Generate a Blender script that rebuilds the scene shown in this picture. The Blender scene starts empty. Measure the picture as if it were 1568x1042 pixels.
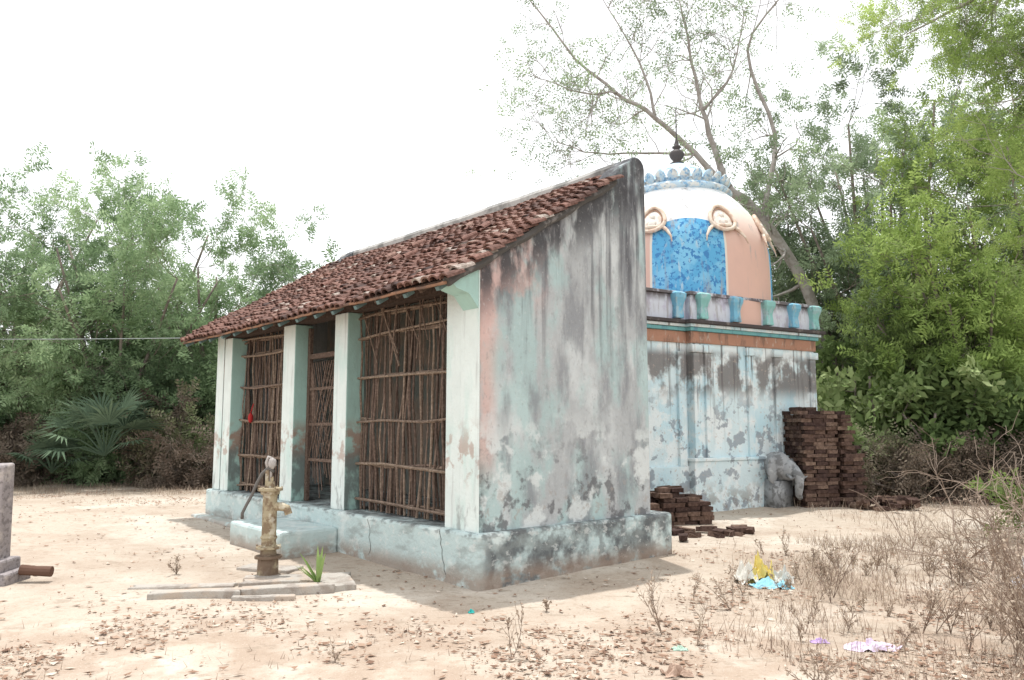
import bpy, math, random
import numpy as np
from mathutils import Vector, Matrix, noise
random.seed(7); rng=np.random.default_rng(7)
R=math.radians
scene=bpy.context.scene
U=random.uniform

# ---------------------------------------------------------------- materials
def newmat(name):
    m=bpy.data.materials.new(name); m.use_nodes=True
    nt=m.node_tree; b=nt.nodes['Principled BSDF']
    b.inputs['Specular IOR Level'].default_value=0.15
    b.inputs['Roughness'].default_value=0.9
    return m,nt,b
def nd(nt,t,**k):
    n=nt.nodes.new(t)
    for a,v in k.items(): setattr(n,a,v)
    return n
def mth(nt,op,a,b=None,c=None,clamp=False):
    n=nd(nt,'ShaderNodeMath',operation=op); n.use_clamp=clamp
    for i,v in enumerate((a,b,c)):
        if v is None: continue
        if isinstance(v,(int,float)): n.inputs[i].default_value=v
        else: nt.links.new(v,n.inputs[i])
    return n.outputs[0]
def mrange(nt,v,a,b,c=0.,d=1.):
    n=nd(nt,'ShaderNodeMapRange',interpolation_type='SMOOTHSTEP')
    if a>b: a,b,c,d=b,a,d,c
    nt.links.new(v,n.inputs[0])
    for i,x in zip((1,2,3,4),(a,b,c,d)): n.inputs[i].default_value=x
    return n.outputs[0]
def mixc(nt,f,a,b,blend='MIX'):
    n=nd(nt,'ShaderNodeMix',data_type='RGBA',blend_type=blend)
    for i,v in ((0,f),(6,a),(7,b)):
        if isinstance(v,(int,float)): n.inputs[i].default_value=v
        elif isinstance(v,tuple): n.inputs[i].default_value=(*v[:3],1)
        else: nt.links.new(v,n.inputs[i])
    return n.outputs[2]
def nfac(nt,co,s,detail=5,rough=.6,seed=0):
    mp=nd(nt,'ShaderNodeMapping'); nt.links.new(co,mp.inputs[0])
    mp.inputs['Location'].default_value=(seed*3.1,seed*1.7,seed*2.3)
    mp.inputs['Scale'].default_value=s if isinstance(s,tuple) else (s,s,s)
    n=nd(nt,'ShaderNodeTexNoise'); n.inputs['Scale'].default_value=1
    n.inputs['Detail'].default_value=detail; n.inputs['Roughness'].default_value=rough
    nt.links.new(mp.outputs[0],n.inputs['Vector']); return n.outputs[0]
def layered(name,base,L=(),bump=.3,bs=25,rough=.9,dd=5):
    m,nt,b=newmat(name)
    tc=nd(nt,'ShaderNodeTexCoord'); co=tc.outputs['Object']
    sep=nd(nt,'ShaderNodeSeparateXYZ'); nt.links.new(co,sep.inputs[0])
    ax={'x':sep.outputs[0],'y':sep.outputs[1],'z':sep.outputs[2]}
    ax['g']=mth(nt,'SUBTRACT',sep.outputs[2],mth(nt,'MULTIPLY_ADD',sep.outputs[0],.615,3.29))
    c=mixc(nt,nfac(nt,co,3.,seed=9,detail=3),tuple(x*.86 for x in base),tuple(min(1,x*1.1) for x in base))
    for i,l in enumerate(L):
        f=mrange(nt,nfac(nt,co,l['s'],seed=i+1,detail=l.get('d',dd)),*l['t'])
        for a,p,q in l.get('m',()): f=mth(nt,'MULTIPLY',f,mrange(nt,ax[a],p,q))
        f=mth(nt,'MULTIPLY',f,l.get('a',1.))
        c=mixc(nt,f,c,l['c'])
    nt.links.new(c,b.inputs['Base Color']); b.inputs['Roughness'].default_value=rough
    if bump:
        bn=nd(nt,'ShaderNodeBump'); bn.inputs['Strength'].default_value=bump; bn.inputs['Distance'].default_value=.02
        nt.links.new(nfac(nt,co,bs,seed=4,detail=4),bn.inputs['Height']); nt.links.new(bn.outputs[0],b.inputs['Normal'])
    return m
def rampmat(name,stops,rough=.85,transl=0.,bump=0,bs=30):
    m,nt,b=newmat(name)
    at=nd(nt,'ShaderNodeAttribute',attribute_name='rnd')
    cr=nd(nt,'ShaderNodeValToRGB'); e=cr.color_ramp.elements
    while len(e)<len(stops): e.new(.5)
    for i,(p,c) in enumerate(stops): e[i].position=p; e[i].color=(*c,1)
    nt.links.new(at.outputs['Fac'],cr.inputs[0])
    col=cr.outputs[0]
    nt.links.new(col,b.inputs['Base Color']); b.inputs['Roughness'].default_value=rough
    if transl:
        out=nt.nodes['Material Output']; df=nd(nt,'ShaderNodeBsdfDiffuse'); tr=nd(nt,'ShaderNodeBsdfTranslucent')
        mx=nd(nt,'ShaderNodeMixShader'); mx.inputs[0].default_value=transl
        nt.links.new(col,df.inputs[0]); nt.links.new(col,tr.inputs[0])
        nt.links.new(df.outputs[0],mx.inputs[1]); nt.links.new(tr.outputs[0],mx.inputs[2]); nt.links.new(mx.outputs[0],out.inputs[0])
        nt.nodes.remove(b)
    elif bump:
        tc=nd(nt,'ShaderNodeTexCoord'); f=nfac(nt,tc.outputs['Object'],bs,detail=3)
        mm=mixc(nt,mrange(nt,f,.35,.75),mixc(nt,1.,col,(.5,.48,.46),'MULTIPLY'),col)
        nt.links.new(mm,b.inputs['Base Color'])
        bn=nd(nt,'ShaderNodeBump'); bn.inputs['Strength'].default_value=bump; bn.inputs['Distance'].default_value=.01
        nt.links.new(f,bn.inputs['Height']); nt.links.new(bn.outputs[0],b.inputs['Normal'])
    return m

# ---------------------------------------------------------------- mesh tools
def mkobj(name,v,f,mats,parent=None,smooth=False,rnd=None,mi=None,loc=None,rot=None):
    me=bpy.data.meshes.new(name)
    if isinstance(v,np.ndarray) and isinstance(f,np.ndarray):
        k=f.shape[1]; n=len(f)
        me.vertices.add(len(v)); me.vertices.foreach_set('co',v.astype(np.float32).ravel())
        me.loops.add(n*k); me.loops.foreach_set('vertex_index',f.astype(np.int32).ravel())
        me.polygons.add(n); me.polygons.foreach_set('loop_start',np.arange(0,n*k,k,dtype=np.int32))
        me.update(calc_edges=True)
    else: me.from_pydata([tuple(a) for a in v],[],f); me.update()
    if not isinstance(mats,(list,tuple)): mats=[mats]
    for m in mats: me.materials.append(m)
    if mi is not None: me.polygons.foreach_set('material_index',np.array(mi,dtype=np.int32))
    if rnd is not None:
        a=me.attributes.new('rnd','FLOAT','FACE'); a.data.foreach_set('value',np.array(rnd,dtype=np.float32))
    if smooth: me.polygons.foreach_set('use_smooth',np.ones(len(me.polygons),dtype=bool))
    o=bpy.data.objects.new(name,me); scene.collection.objects.link(o)
    if parent: o.parent=parent
    if loc is not None: o.location=loc
    if rot is not None: o.rotation_euler=rot
    return o
def empty(name,loc=(0,0,0),rz=0):
    o=bpy.data.objects.new(name,None); scene.collection.objects.link(o); o.location=loc; o.rotation_euler=(0,0,rz); return o
class MB:
    def __init__(s): s.v=[];s.f=[];s.r=[];s.m=[]
    def add(s,vs,fs,r=0.,m=0):
        o=len(s.v); s.v.extend(vs)
        for f in fs: s.f.append([i+o for i in f]); s.r.append(r); s.m.append(m)
    def box(s,a,b,r=0.,m=0,M=None,jit=0.):
        x0,y0,z0=a;x1,y1,z1=b
        vs=[Vector(p) for p in ((x0,y0,z0),(x1,y0,z0),(x1,y1,z0),(x0,y1,z0),(x0,y0,z1),(x1,y0,z1),(x1,y1,z1),(x0,y1,z1))]
        if jit: vs=[p+Vector((U(-jit,jit),U(-jit,jit),U(-jit,jit))) for p in vs]
        if M is not None: vs=[M@p for p in vs]
        s.add(vs,[(0,3,2,1),(4,5,6,7),(0,1,5,4),(1,2,6,5),(2,3,7,6),(3,0,4,7)],r,m)
    def tube(s,pts,rad,n=5,r=0.,m=0,cap=True):
        pts=[Vector(p) for p in pts]; vs=[];fs=[]
        ref=Vector((.3,.9,.2))
        for i,p in enumerate(pts):
            t=(pts[min(i+1,len(pts)-1)]-pts[max(i-1,0)])
            t=t.normalized() if t.length>1e-9 else Vector((0,0,1))
            a=t.cross(ref)
            if a.length<.1: a=t.cross(Vector((1,0,0)))
            a.normalize(); b=t.cross(a)
            q=rad[i] if isinstance(rad,(list,tuple)) else rad
            for k in range(n):
                th=2*math.pi*k/n; vs.append(p+a*math.cos(th)*q+b*math.sin(th)*q)
        for i in range(len(pts)-1):
            for k in range(n):
                fs.append((i*n+k,i*n+(k+1)%n,(i+1)*n+(k+1)%n,(i+1)*n+k))
        if cap: fs.append(tuple(range(n))[::-1]); fs.append(tuple((len(pts)-1)*n+k for k in range(n)))
        s.add(vs,fs,r,m)
    def lathe(s,prof,c=(0,0,0),n=24,r=0.,m=0,sx=1,sy=1,M=None):
        vs=[];fs=[]
        for (q,z) in prof:
            for k in range(n):
                th=2*math.pi*k/n; p=Vector((c[0]+q*math.cos(th)*sx,c[1]+q*math.sin(th)*sy,c[2]+z)); vs.append(M@p if M is not None else p)
        for i in range(len(prof)-1):
            for k in range(n): fs.append((i*n+k,i*n+(k+1)%n,(i+1)*n+(k+1)%n,(i+1)*n+k))
        fs.append(tuple((len(prof)-1)*n+k for k in range(n)))
        s.add(vs,fs,r,m)
    def ball(s,c,rad,n=14,r=0.,m=0,M=None,noise_a=0.):
        rx,ry,rz=rad; vs=[];fs=[];h=n//2+1
        for i in range(h+1):
            ph=math.pi*i/h
            for k in range(n):
                th=2*math.pi*k/n
                p=Vector((math.sin(ph)*math.cos(th),math.sin(ph)*math.sin(th),math.cos(ph)))
                if noise_a: p*=1+noise_a*noise.noise(p*2.3+Vector(c))
                p=Vector((p.x*rx,p.y*ry,p.z*rz))
                if M is not None: p=M@p
                vs.append(p+Vector(c))
        for i in range(h):
            for k in range(n): fs.append((i*n+k,(i+1)*n+k,(i+1)*n+(k+1)%n,i*n+(k+1)%n))
        s.add(vs,fs,r,m)
    def obj(s,name,mats,parent=None,smooth=False,bevel=0,**k):
        o=mkobj(name,s.v,s.f,mats,parent,smooth,s.r,s.m,**k)
        if bevel:
            b=o.modifiers.new('Bevel','BEVEL'); b.width=bevel; b.segments=2; b.limit_method='ANGLE'
        return o

def gz(x,y):
    x=np.asarray(x,float); y=np.asarray(y,float)
    z=np.clip((y-8.)*.02,0,.13)
    z=z+.012*np.sin(1.7*x+.6*y)*np.sin(1.1*y-.8*x)+.006*np.sin(4.3*x+1.9*y)*np.sin(3.7*y)
    z=z+.03*np.clip((x-3)/4,0,1)*np.clip((11-y)/3,0,1)
    return z
def gzf(x,y): return float(gz(x,y))

# ---------------------------------------------------------------- camera, light, world
cd=bpy.data.cameras.new('camera'); cam=bpy.data.objects.new('camera',cd); scene.collection.objects.link(cam)
cam.location=(0,0,1.6); cam.rotation_euler=(R(96.25),0,0); cd.lens=27.46; cd.sensor_width=36; cd.clip_end=2000
scene.camera=cam
sd=Vector((-.06,.2,1)).normalized()
sl=bpy.data.lights.new('sun','SUN'); sl.energy=3.9; sl.angle=R(.9); sl.color=(1,.97,.93)
so=bpy.data.objects.new('sun',sl); scene.collection.objects.link(so); so.rotation_euler=sd.to_track_quat('Z','Y').to_euler()
so.location=(0,0,30)
w=bpy.data.worlds.new('World'); scene.world=w; w.use_nodes=True; nt=w.node_tree
bg=nt.nodes['Background']
sky=nd(nt,'ShaderNodeTexSky',sky_type='NISHITA'); sky.sun_disc=False; sky.sun_elevation=math.asin(sd.z); sky.sun_rotation=math.atan2(sd.x,sd.y)
sky.dust_density=6; sky.air_density=1.2; sky.altitude=50
c=mixc(nt,.85,sky.outputs[0],(11.0,11.15,11.3))
nt.links.new(c,bg.inputs[0]); bg.inputs[1].default_value=.15
scene.view_settings.view_transform='Standard'; scene.view_settings.look='None'; scene.view_settings.exposure=0

# ---------------------------------------------------------------- ground
xs=np.concatenate([[-600,-300,-150,-80,-50,-35,-25],np.arange(-20,20.01,.16),[25,35,50,80,150,300,600]])
ys=np.concatenate([[-100,-40,-15,-5],np.arange(0,26,.16),[28,32,40,60,100,180,350,800]])
X,Y=np.meshgrid(xs,ys); Z=gz(X,Y)
V=np.stack([X,Y,Z],-1).reshape(-1,3); nx=len(xs); ny=len(ys)
i,j=np.meshgrid(np.arange(nx-1),np.arange(ny-1)); a=(j*nx+i).ravel()
F=np.stack([a,a+1,a+1+nx,a+nx],-1)
gm=layered('sandy_soil',(.455,.39,.32),[
 dict(c=(.35,.275,.215),s=1.1,t=(.45,.65),a=.6),
 dict(c=(.55,.495,.425),s=.6,t=(.5,.66),a=.8),
 dict(c=(.29,.21,.155),s=14,t=(.54,.66),a=.4),
 dict(c=(.25,.20,.15),s=.9,t=(.25,.6),m=[('y',15.5,18.5)],a=.85),
 dict(c=(.28,.215,.16),s=1.6,t=(.35,.6),m=[('x',1.0,4.0),('y',11.0,8.5)],a=.75),
 dict(c=(.32,.235,.175),s=2.2,t=(.40,.60),m=[('y',7.4,6.2)],a=.6),
 dict(c=(.24,.18,.14),s=45,t=(.58,.72),a=.55),
 dict(c=(.27,.215,.165),s=(5,9,5),t=(.60,.66),a=.5),
 dict(c=(.62,.57,.50),s=70,t=(.6,.7),a=.5)],bump=.9,bs=12,dd=3)
mkobj('ground',V,F,gm,smooth=True)

# ---------------------------------------------------------------- porch building
RA=math.atan2(.654,.756)
H=empty('tiled_porch_building',(-.33,7.95,0),RA)
gable=layered('weathered_gable_plaster',(.43,.45,.455),[
 dict(c=(.60,.635,.635),s=(1.4,1.4,1.0),t=(.46,.62),a=.75),
 dict(c=(.38,.54,.53),s=(1.8,1.8,1.0),t=(.46,.60),a=.65),
 dict(c=(.24,.25,.265),s=(2.6,2.6,.9),t=(.46,.64),a=.8),
 dict(c=(.14,.145,.155),s=(7,7,.4),t=(.50,.66),m=[('z',1.6,3.4)],a=.8),
 dict(c=(.62,.42,.37),s=(3,3,1.4),t=(.38,.54),m=[('x',.30,.08),('z',.9,1.4)],a=.75),
 dict(c=(.63,.43,.39),s=(2.6,2.6,1.8),t=(.45,.57),m=[('g',-1.2,-.5),('x',1.3,.5)],a=.75),
 dict(c=(.07,.07,.08),s=(6,6,.6),t=(.41,.58),m=[('x',1.7,2.4),('z',2.2,3.9)],a=.85),
 dict(c=(.07,.07,.075),s=(5,5,2.0),t=(.33,.54),m=[('g',-.80,-.18)],a=.95),
 dict(c=(.13,.13,.135),s=(4.2,4.2,4.2),t=(.54,.62),m=[('z',1.75,.9)],a=.8),
 dict(c=(.66,.70,.69),s=(2.1,2.1,2.1),t=(.52,.59),m=[('z',1.9,1.3)],a=.8),
 dict(c=(.36,.32,.29),s=(9,9,9),t=(.57,.66),m=[('z',1.5,.6)],a=.6),
 dict(c=(.20,.20,.20),s=(22,22,14),t=(.56,.70),a=.3),
 dict(c=(.68,.68,.67),s=(26,26,16),t=(.58,.70),a=.25),
 dict(c=(.06,.06,.06),s=(7,7,9),t=(.42,.60),m=[('x',.14,.02),('z',1.6,.9)],a=.5),
],bump=.6,bs=14)
white=layered('dirty_whitewash',(.73,.80,.775),[
 dict(c=(.50,.67,.63),s=(3,3,1),t=(.48,.68),a=.6),
 dict(c=(.42,.29,.24),s=(5,5,5),t=(.50,.60),m=[('z',1.75,1.35),('z',.9,1.2)],a=.7),
 dict(c=(.25,.25,.25),s=(7,7,3),t=(.52,.66),m=[('z',1.3,.7)],a=.6),
 dict(c=(.45,.46,.45),s=(12,12,1.),t=(.55,.72),a=.6)],bump=.35)
pgreen=layered('shaded_pale_green',(.40,.60,.55),[  # pale green with the shade of the pillar sides put into the colour
 dict(c=(.30,.42,.38),s=(3,3,1),t=(.45,.7),a=.6),
 dict(c=(.33,.18,.13),s=(4,4,4),t=(.42,.55),m=[('z',1.75,1.45),('z',1.0,1.3)],a=.8),
 dict(c=(.12,.12,.12),s=(5,5,3),t=(.38,.56),m=[('z',1.4,1.1)],a=.75)],bump=.35)
plinthm=layered('mossy_plinth_plaster',(.52,.63,.625),[
 dict(c=(.68,.74,.72),s=(3,3,3),t=(.5,.62),a=.7),
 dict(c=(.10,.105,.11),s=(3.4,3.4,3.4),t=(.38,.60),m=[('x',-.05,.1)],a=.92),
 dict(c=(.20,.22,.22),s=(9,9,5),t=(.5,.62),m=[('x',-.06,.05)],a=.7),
 dict(c=(.28,.31,.30),s=(2.5,2.5,6),t=(.50,.66),a=.6),
 dict(c=(.68,.70,.68),s=(9,9,14),t=(.56,.64),a=.5),
 dict(c=(.12,.12,.12),s=(6,6,12),t=(.48,.62),m=[('z',.44,.53)],a=.7),
 dict(c=(.30,.22,.17),s=(4,4,6),t=(.33,.52),m=[('z',.28,.05)],a=.8)],bump=.6)
inner=layered('interior_wall_paint',(.36,.29,.24),[dict(c=(.16,.22,.21),s=2,t=(.4,.6),a=.7)])
wood=rampmat('old_bamboo',[(0,(.12,.085,.07)),(.5,(.25,.18,.145)),(1,(.40,.31,.24))],bump=.3)
tilem=rampmat('clay_roof_tile',[(0,(.095,.065,.06)),(.35,(.195,.11,.09)),(.68,(.29,.16,.13)),(.90,(.36,.24,.195)),(1,(.50,.43,.38))],bump=.6,bs=28)
teal=layered('faded_teal_wood',(.15,.22,.22))
SLP=.615
def gprof():
    pts=[(0,.50),(2.68,.50),(2.68,4.80)]
    for k in range(0,7):
        th=math.pi*k/6*.85; pts.append((2.53+.15*math.cos(th),4.85+.14*math.sin(th)))
    pts+=[(2.22,4.79),(2.12,4.68),(2.08,4.55),(0,3.27)]
    return pts
def prism(mb,poly,y0,y1,m=0):
    n=len(poly); vs=[Vector((x,y0,z)) for x,z in poly]+[Vector((x,y1,z)) for x,z in poly]
    fs=[tuple(range(n)),tuple(range(2*n-1,n-1,-1))]+[((i+1)%n,i,i+n,(i+1)%n+n) for i in range(n)]
    mb.add(vs,fs,0,m)
mb=MB(); prism(mb,gprof(),0,.30); mb.obj('gable_wall',gable,H,bevel=.02)
mb=MB(); prism(mb,gprof(),6.94,7.24); mb.obj('far_gable_wall',gable,H)
parap=layered('parapet_plaster',(.44,.43,.41),[dict(c=(.18,.18,.17),s=3,t=(.45,.6),a=.8),dict(c=(.09,.09,.09),s=4,t=(.35,.55),m=[('y',1.0,.2)],a=.9)])
mb=MB(); mb.box((2.43,.30,.50),(2.66,6.94,4.85))
pr=[(2.385,4.60),(2.39,4.90),(2.43,4.955),(2.52,4.975),(2.62,4.93),(2.66,4.84),(2.66,4.6)]
ysq=np.linspace(.28,7.45,24); vs=[];npn=len(pr)
for y in ysq:
    dz=.018*noise.noise(Vector((y*1.3,0,0)))-.02*math.sin(y/7.5*math.pi)
    for x,z in pr: vs.append(Vector((x,y,z+dz)))
fs=[(i*npn+k,(i+1)*npn+k,(i+1)*npn+k+1,i*npn+k+1) for i in range(23) for k in range(npn-1)]+[tuple(range(npn)),tuple(23*npn+k for k in range(npn))[::-1]]
mb.add(vs,fs)
mb.obj('back_wall',parap,H)
mb=MB(); mb.box((-.09,-.09,-.15),(2.98,7.33,.535)); mb.obj('plinth',plinthm,H,bevel=.035)
mb=MB(); mb.box((-.86,2.70,-.15),(-.093,4.25,.34)); mb.box((-.34,4.9,-.1),(-.094,7.3,.14)); mb.obj('entrance_step',plinthm,H,bevel=.035)
mb=MB()
for y,zt in ((.55,.53),(2.0,.5)):
    z=zt; yy=y; pts=[]
    while z>.08: pts.append((-.0905,yy,z)); z-=.05; yy+=U(-.035,.035)
    for a,b in zip(pts,pts[1:]): mb.add([Vector((-.0925,a[1]-.004,a[2])),Vector((-.0925,a[1]+.004,a[2])),Vector((-.0925,b[1]+.004,b[2])),Vector((-.0925,b[1]-.004,b[2]))],[(0,1,2,3)])
mb.obj('plinth_cracks',layered('crack_dark',(.06,.055,.05)),H)
mb=MB()
for y0,y1,d in ((.303,.58,.27),(2.75,3.09,.27),(4.27,4.64,.30),(6.62,6.937,.27)):
    o=len(mb.f); mb.box((.0,y0,.53),(d,y1,3.06),jit=.008)
    for q in range(o,len(mb.f)): mb.m[q]=1
    mb.m[o+5]=0
mb.obj('pillars',[white,pgreen],H,bevel=.015)
mb=MB(); mb.box((-.016,-.006,.50),(-.001,.303,3.2)); mb.box((-.013,6.94,.54),(-.001,7.24,3.2)); mb.obj('corner_facing',white,H,bevel=.006)
mb=MB(); prism(mb,[(-.018,2.80),(-.018,3.2),(-.36,3.03),(-.30,2.98),(-.14,2.94)],.0,.26); mb.obj('eave_corbel',pgreen,H)
mb=MB(); mb.box((.02,.31,3.062),(.24,6.93,3.22)); mb.obj('porch_beam',wood,H)
mb=MB(); mb.box((1.9,.3,.54),(1.95,6.94,4.2)); mb.obj('inner_wall',inner,H)
ca=1/math.sqrt(1+SLP**2); sa=SLP*ca
def RP(s,y,h): return Vector((-.45+s*ca-h*sa, y, 3.025+s*sa+h*ca))
SL=2.83/ca
def slab(mb,s0,s1,y0,y1,h0,h1,r):
    mb.add([RP(s0,y0,h0),RP(s1,y0,h0),RP(s1,y1,h0),RP(s0,y1,h0),RP(s0,y0,h1),RP(s1,y0,h1),RP(s1,y1,h1),RP(s0,y1,h1)],
     [(0,3,2,1),(4,5,6,7),(0,1,5,4),(1,2,6,5),(2,3,7,6),(3,0,4,7)],r)
mb=MB(); slab(mb,0,SL,.29,7.55,0,.02,.1); slab(mb,0,2.5/ca,-.05,.288,0,.02,.1)
for k in range(17):
    y=.12+k*.46; slab(mb,.1,SL,y,y+.05,-.09,-.003,.3)
for k in range(3): slab(mb,.03+k*.16,.07+k*.16,.31,7.5,-.03,-.004,.5)
mb.obj('roof_timbers',wood,H)
mb=MB()
for k in range(15):
    y=.16+k*.52+U(-.05,.05); slab(mb,-.03+U(-.02,.02),.10,y,y+.06,-.075,-.031,.3)
mb.obj('rafter_ends',teal,H)
mb=MB(); pitch=.15; row=.135; nr=int(SL/row); nc=int(7.72/pitch)
for cidx in range(nc+1):
    yc=-.06+cidx*pitch
    for rr in range(nr+1):
        s0=-.05+rr*row+U(-.035,.035); y=yc+U(-.022,.022); L_=.22; tw=U(-.035,.035)
        if s0+L_>SL+.03: s0=SL+.03-L_
        if y<.33 and s0+L_>2.62/ca: continue
        sag=-.03*math.sin(math.pi*min(1,max(0,y/7.5)))+ .035*noise.noise(Vector((y*.8,s0*1.1,0)))+U(-.005,.008)
        rv=min(.93,max(0,random.gauss(.45,.18)+.4*noise.noise(Vector((y*1.3,s0*1.5,3)))))
        if random.random()<.04: rv=1.
        vs=[];n=6
        for (ss,rad,h,yy) in ((s0,.076,.045,y),(s0+L_,.062,.008,y+tw)):
            for k in range(n+1):
                th=math.pi*k/n; vs.append(RP(ss,yy+rad*math.cos(th),h+sag+rad*.8*math.sin(th)))
        for k in range(n+1):
            th=math.pi*k/n; vs.append(RP(s0+.002,y+.058*math.cos(th),.04+sag+.058*.75*math.sin(th)))
        fs=[(k,k+1,n+2+k,n+1+k) for k in range(n)]+[(k,2*n+2+k,2*n+3+k,k+1) for k in range(n)]
        mb.add(vs,fs,rv)
        if cidx<nc:
            yp=y+pitch/2; rp=min(1,max(0,rv+U(-.3,.2))); vs=[]
            for (ss,h) in ((s0+.05,.062),(s0+.05+L_-.06,.035)):
                for k in range(4):
                    q=-1+2*k/3; vs.append(RP(ss,yp+q*.06,h+sag+.03*(q*q-1)))
            mb.add(vs,[(k,k+1,5+k,4+k) for k in range(3)],rp*.6)
for k in range(9):
    y=U(.4,5); s0=U(.6,2.4); a=U(-.6,.6); vs=[]
    for (ss,rad) in ((0,.072),(.2,.06)):
        for kk in range(7):
            th=math.pi*kk/6; lx=ss; ly=rad*math.cos(th)
            vs.append(RP(s0+lx*math.cos(a)-ly*math.sin(a),y+lx*math.sin(a)+ly*math.cos(a),.10+rad*.75*math.sin(th)))
    mb.add(vs,[(kk,kk+1,8+kk,7+kk) for kk in range(6)],U(.5,.95))
mb.obj('roof_tiles',tilem,H,smooth=False)
mb=MB()
mb.tube([RP(s,-.03,-.01+.012*math.sin(s*9)) for s in np.linspace(0,2.5/ca,20)],.055,n=7)
mb.obj('verge_mortar',layered('dark_mortar',(.10,.095,.09),[dict(c=(.3,.28,.27),s=7,t=(.55,.65),a=.6)]),H)
mb=MB(); mb.tube([RP(-.03,y,.0+U(-.01,.008)) for y in np.linspace(-.05,7.6,40)],.018,n=5,r=.6); mb.obj('eave_batten',layered('red_clay_edge',(.30,.17,.11),[dict(c=(.12,.09,.08),s=5,t=(.45,.6),a=.7)]),H)
mb=MB()
def screen(y0,y1,x,z0,z1,step):
    y=y0
    while y<y1:
        r=U(.010,.019); yy=y+U(-.025,.025); lean=U(-.07,.07)
        if random.random()<.15: lean*=2.5
        top=z1-U(0,.12) if random.random()>.1 else z0+(z1-z0)*U(.5,.9)
        pts=[(x+U(-.02,.03)+.02*math.sin(t*5+y*9),min(y1,max(y0,yy+lean*t+.02*math.sin(t*6+y*30))),z0+(top-z0)*t) for t in (0,.2,.4,.6,.8,1)]
        mb.tube(pts,[r,r*.95,r*.9,r*.85,r*.8,r*.7],n=6,r=U(.1,1))
        y+=step*U(.6,1.5)
    for z in (.66,1.12,1.66,2.22,2.75,3.0):
        for q in range(2):
            mb.tube([(x-.03+.05*q,y0,z+U(-.04,.04)),(x-.03+.05*q,y0*.7+y1*.3,z+U(-.03,.03)),(x-.03+.05*q,y0*.3+y1*.7,z+U(-.03,.03)),(x-.03+.05*q,y1,z+U(-.04,.04))],U(.012,.019),n=6,r=U(.5,1))
screen(.58,2.75,.20,.55,3.1,.072); screen(.60,2.73,.245,.55,3.1,.14)
screen(4.66,6.62,.20,.55,3.1,.072); screen(4.66,6.62,.245,.55,3.1,.14)
for k in range(11):
    y=U(.6,2.3); mb.tube([(.16,y,2.25+U(0,.4)),(.16,y+U(-.3,.45),3.08)],U(.009,.014),n=5,r=U(.3,.8))
mb.obj('bamboo_screens',wood,H)
mb=MB()
mb.box((.20,3.10,.54),(.25,3.17,3.0),.3); mb.box((.20,4.19,.54),(.25,4.26,3.0),.3); mb.box((.2,3.17,2.55),(.25,4.19,2.62),.3)
for k in range(16):
    a=3.17+k*.068
    for d in (1,-1):
        mb.tube([(.225+.01*d,min(4.19,max(3.17,a)),.6+U(0,1)),(.225+.01*d,min(4.19,max(3.17,a+d*.5)),2.5)],.007,n=4,r=.5)
for z in (1.1,1.6,2.1): mb.box((.21,3.17,z),(.24,4.19,z+.04),.4)
mb.obj('lattice_door',wood,H)
mb=MB(); mb.ball((.12,6.05,1.72),(.04,.05,.08)); mb.tube([(.12,6.05,1.8),(.14,6.0,1.95)],.01); mb.obj('red_cloth_bundle',layered('red_cloth',(.4,.03,.03)),H,smooth=True)

# ---------------------------------------------------------------- temple
T=empty('domed_temple',(4.33,14.4,0),math.atan2(.515,.857))
tw=layered('temple_whitewash',(.64,.76,.79),[
 dict(c=(.46,.69,.78),s=(1.6,1.6,1.1),t=(.45,.65),a=.65),
 dict(c=(.78,.82,.82),s=(2.5,2.5,2.5),t=(.48,.58),a=.75),
 dict(c=(.19,.175,.17),s=(2.0,2.0,1.6),t=(.41,.52),m=[('z',2.0,2.35),('z',3.0,2.8)],a=.9),
 dict(c=(.12,.11,.11),s=(9,9,.45),t=(.55,.66),m=[('z',.9,2.9)],a=.85),
 dict(c=(.24,.27,.31),s=(4,4,4),t=(.56,.60),m=[('z',2.5,1.6)],a=.75),
 dict(c=(.5,.42,.36),s=(14,14,14),t=(.60,.66),a=.5),
 dict(c=(.28,.25,.22),s=(6,6,6),t=(.48,.6),m=[('z',.8,.2)],a=.7)],bump=.5)
orange=layered('faded_orange_band',(.42,.23,.16),[dict(c=(.2,.13,.1),s=(8,8,2),t=(.5,.66),a=.8),dict(c=(.5,.42,.36),s=(12,12,6),t=(.56,.66),a=.6)])
turq=layered('turquoise_paint',(.18,.42,.43),[dict(c=(.1,.2,.3),s=(6,6,2),t=(.5,.66),a=.8)])
blackl=layered('soot_ledge',(.08,.07,.07),[dict(c=(.25,.22,.2),s=(6,6,6),t=(.55,.7),a=.7)])
para=layered('parapet_paint',(.62,.65,.72),[dict(c=(.44,.40,.52),s=(4,4,3),t=(.48,.6),a=.6),dict(c=(.35,.33,.33),s=(9,9,2),t=(.5,.66),a=.7),dict(c=(.10,.085,.085),s=(4,4,3),t=(.38,.54),m=[('z',3.72,3.90)],a=.9)])
mb=MB()
S0,S1=-1.363,1.913
mb.box((S0,0,-.1),(S1,3.5,3.40)); mb.box((-4.2,.12,-.1),(S0-.002,3.3,3.40))
mb.box((S0-.06,-.08,-.1),(S1+.06,3.45,.98)); mb.box((-4.2,.05,-.1),(S0-.063,3.2,.9))
mb.box((S0-.08,-.11,.98),(S1+.08,3.45,1.04))
for x in (S0+.0,S0+.28,-.02,.72,S1-.17):
    mb.box((x,-.05,1.04),(x+.15,.02,2.88)); mb.box((x-.05,-.08,2.88),(x+.20,.02,3.02))
mb.box((-1.62,.06,.9),(-1.45,.125,2.9))
mb.obj('walls',tw,T,bevel=.012)
def bands(z0,z1,out,mat,name):
    m_=MB(); m_.box((S0-out,-out,z0),(S1+out,3.5+out,z1)); m_.box((-4.2,.12-out,z0+.002),(S0-out-.002,3.3,z1-.002)); m_.obj(name,mat,T,bevel=.008)
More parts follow.
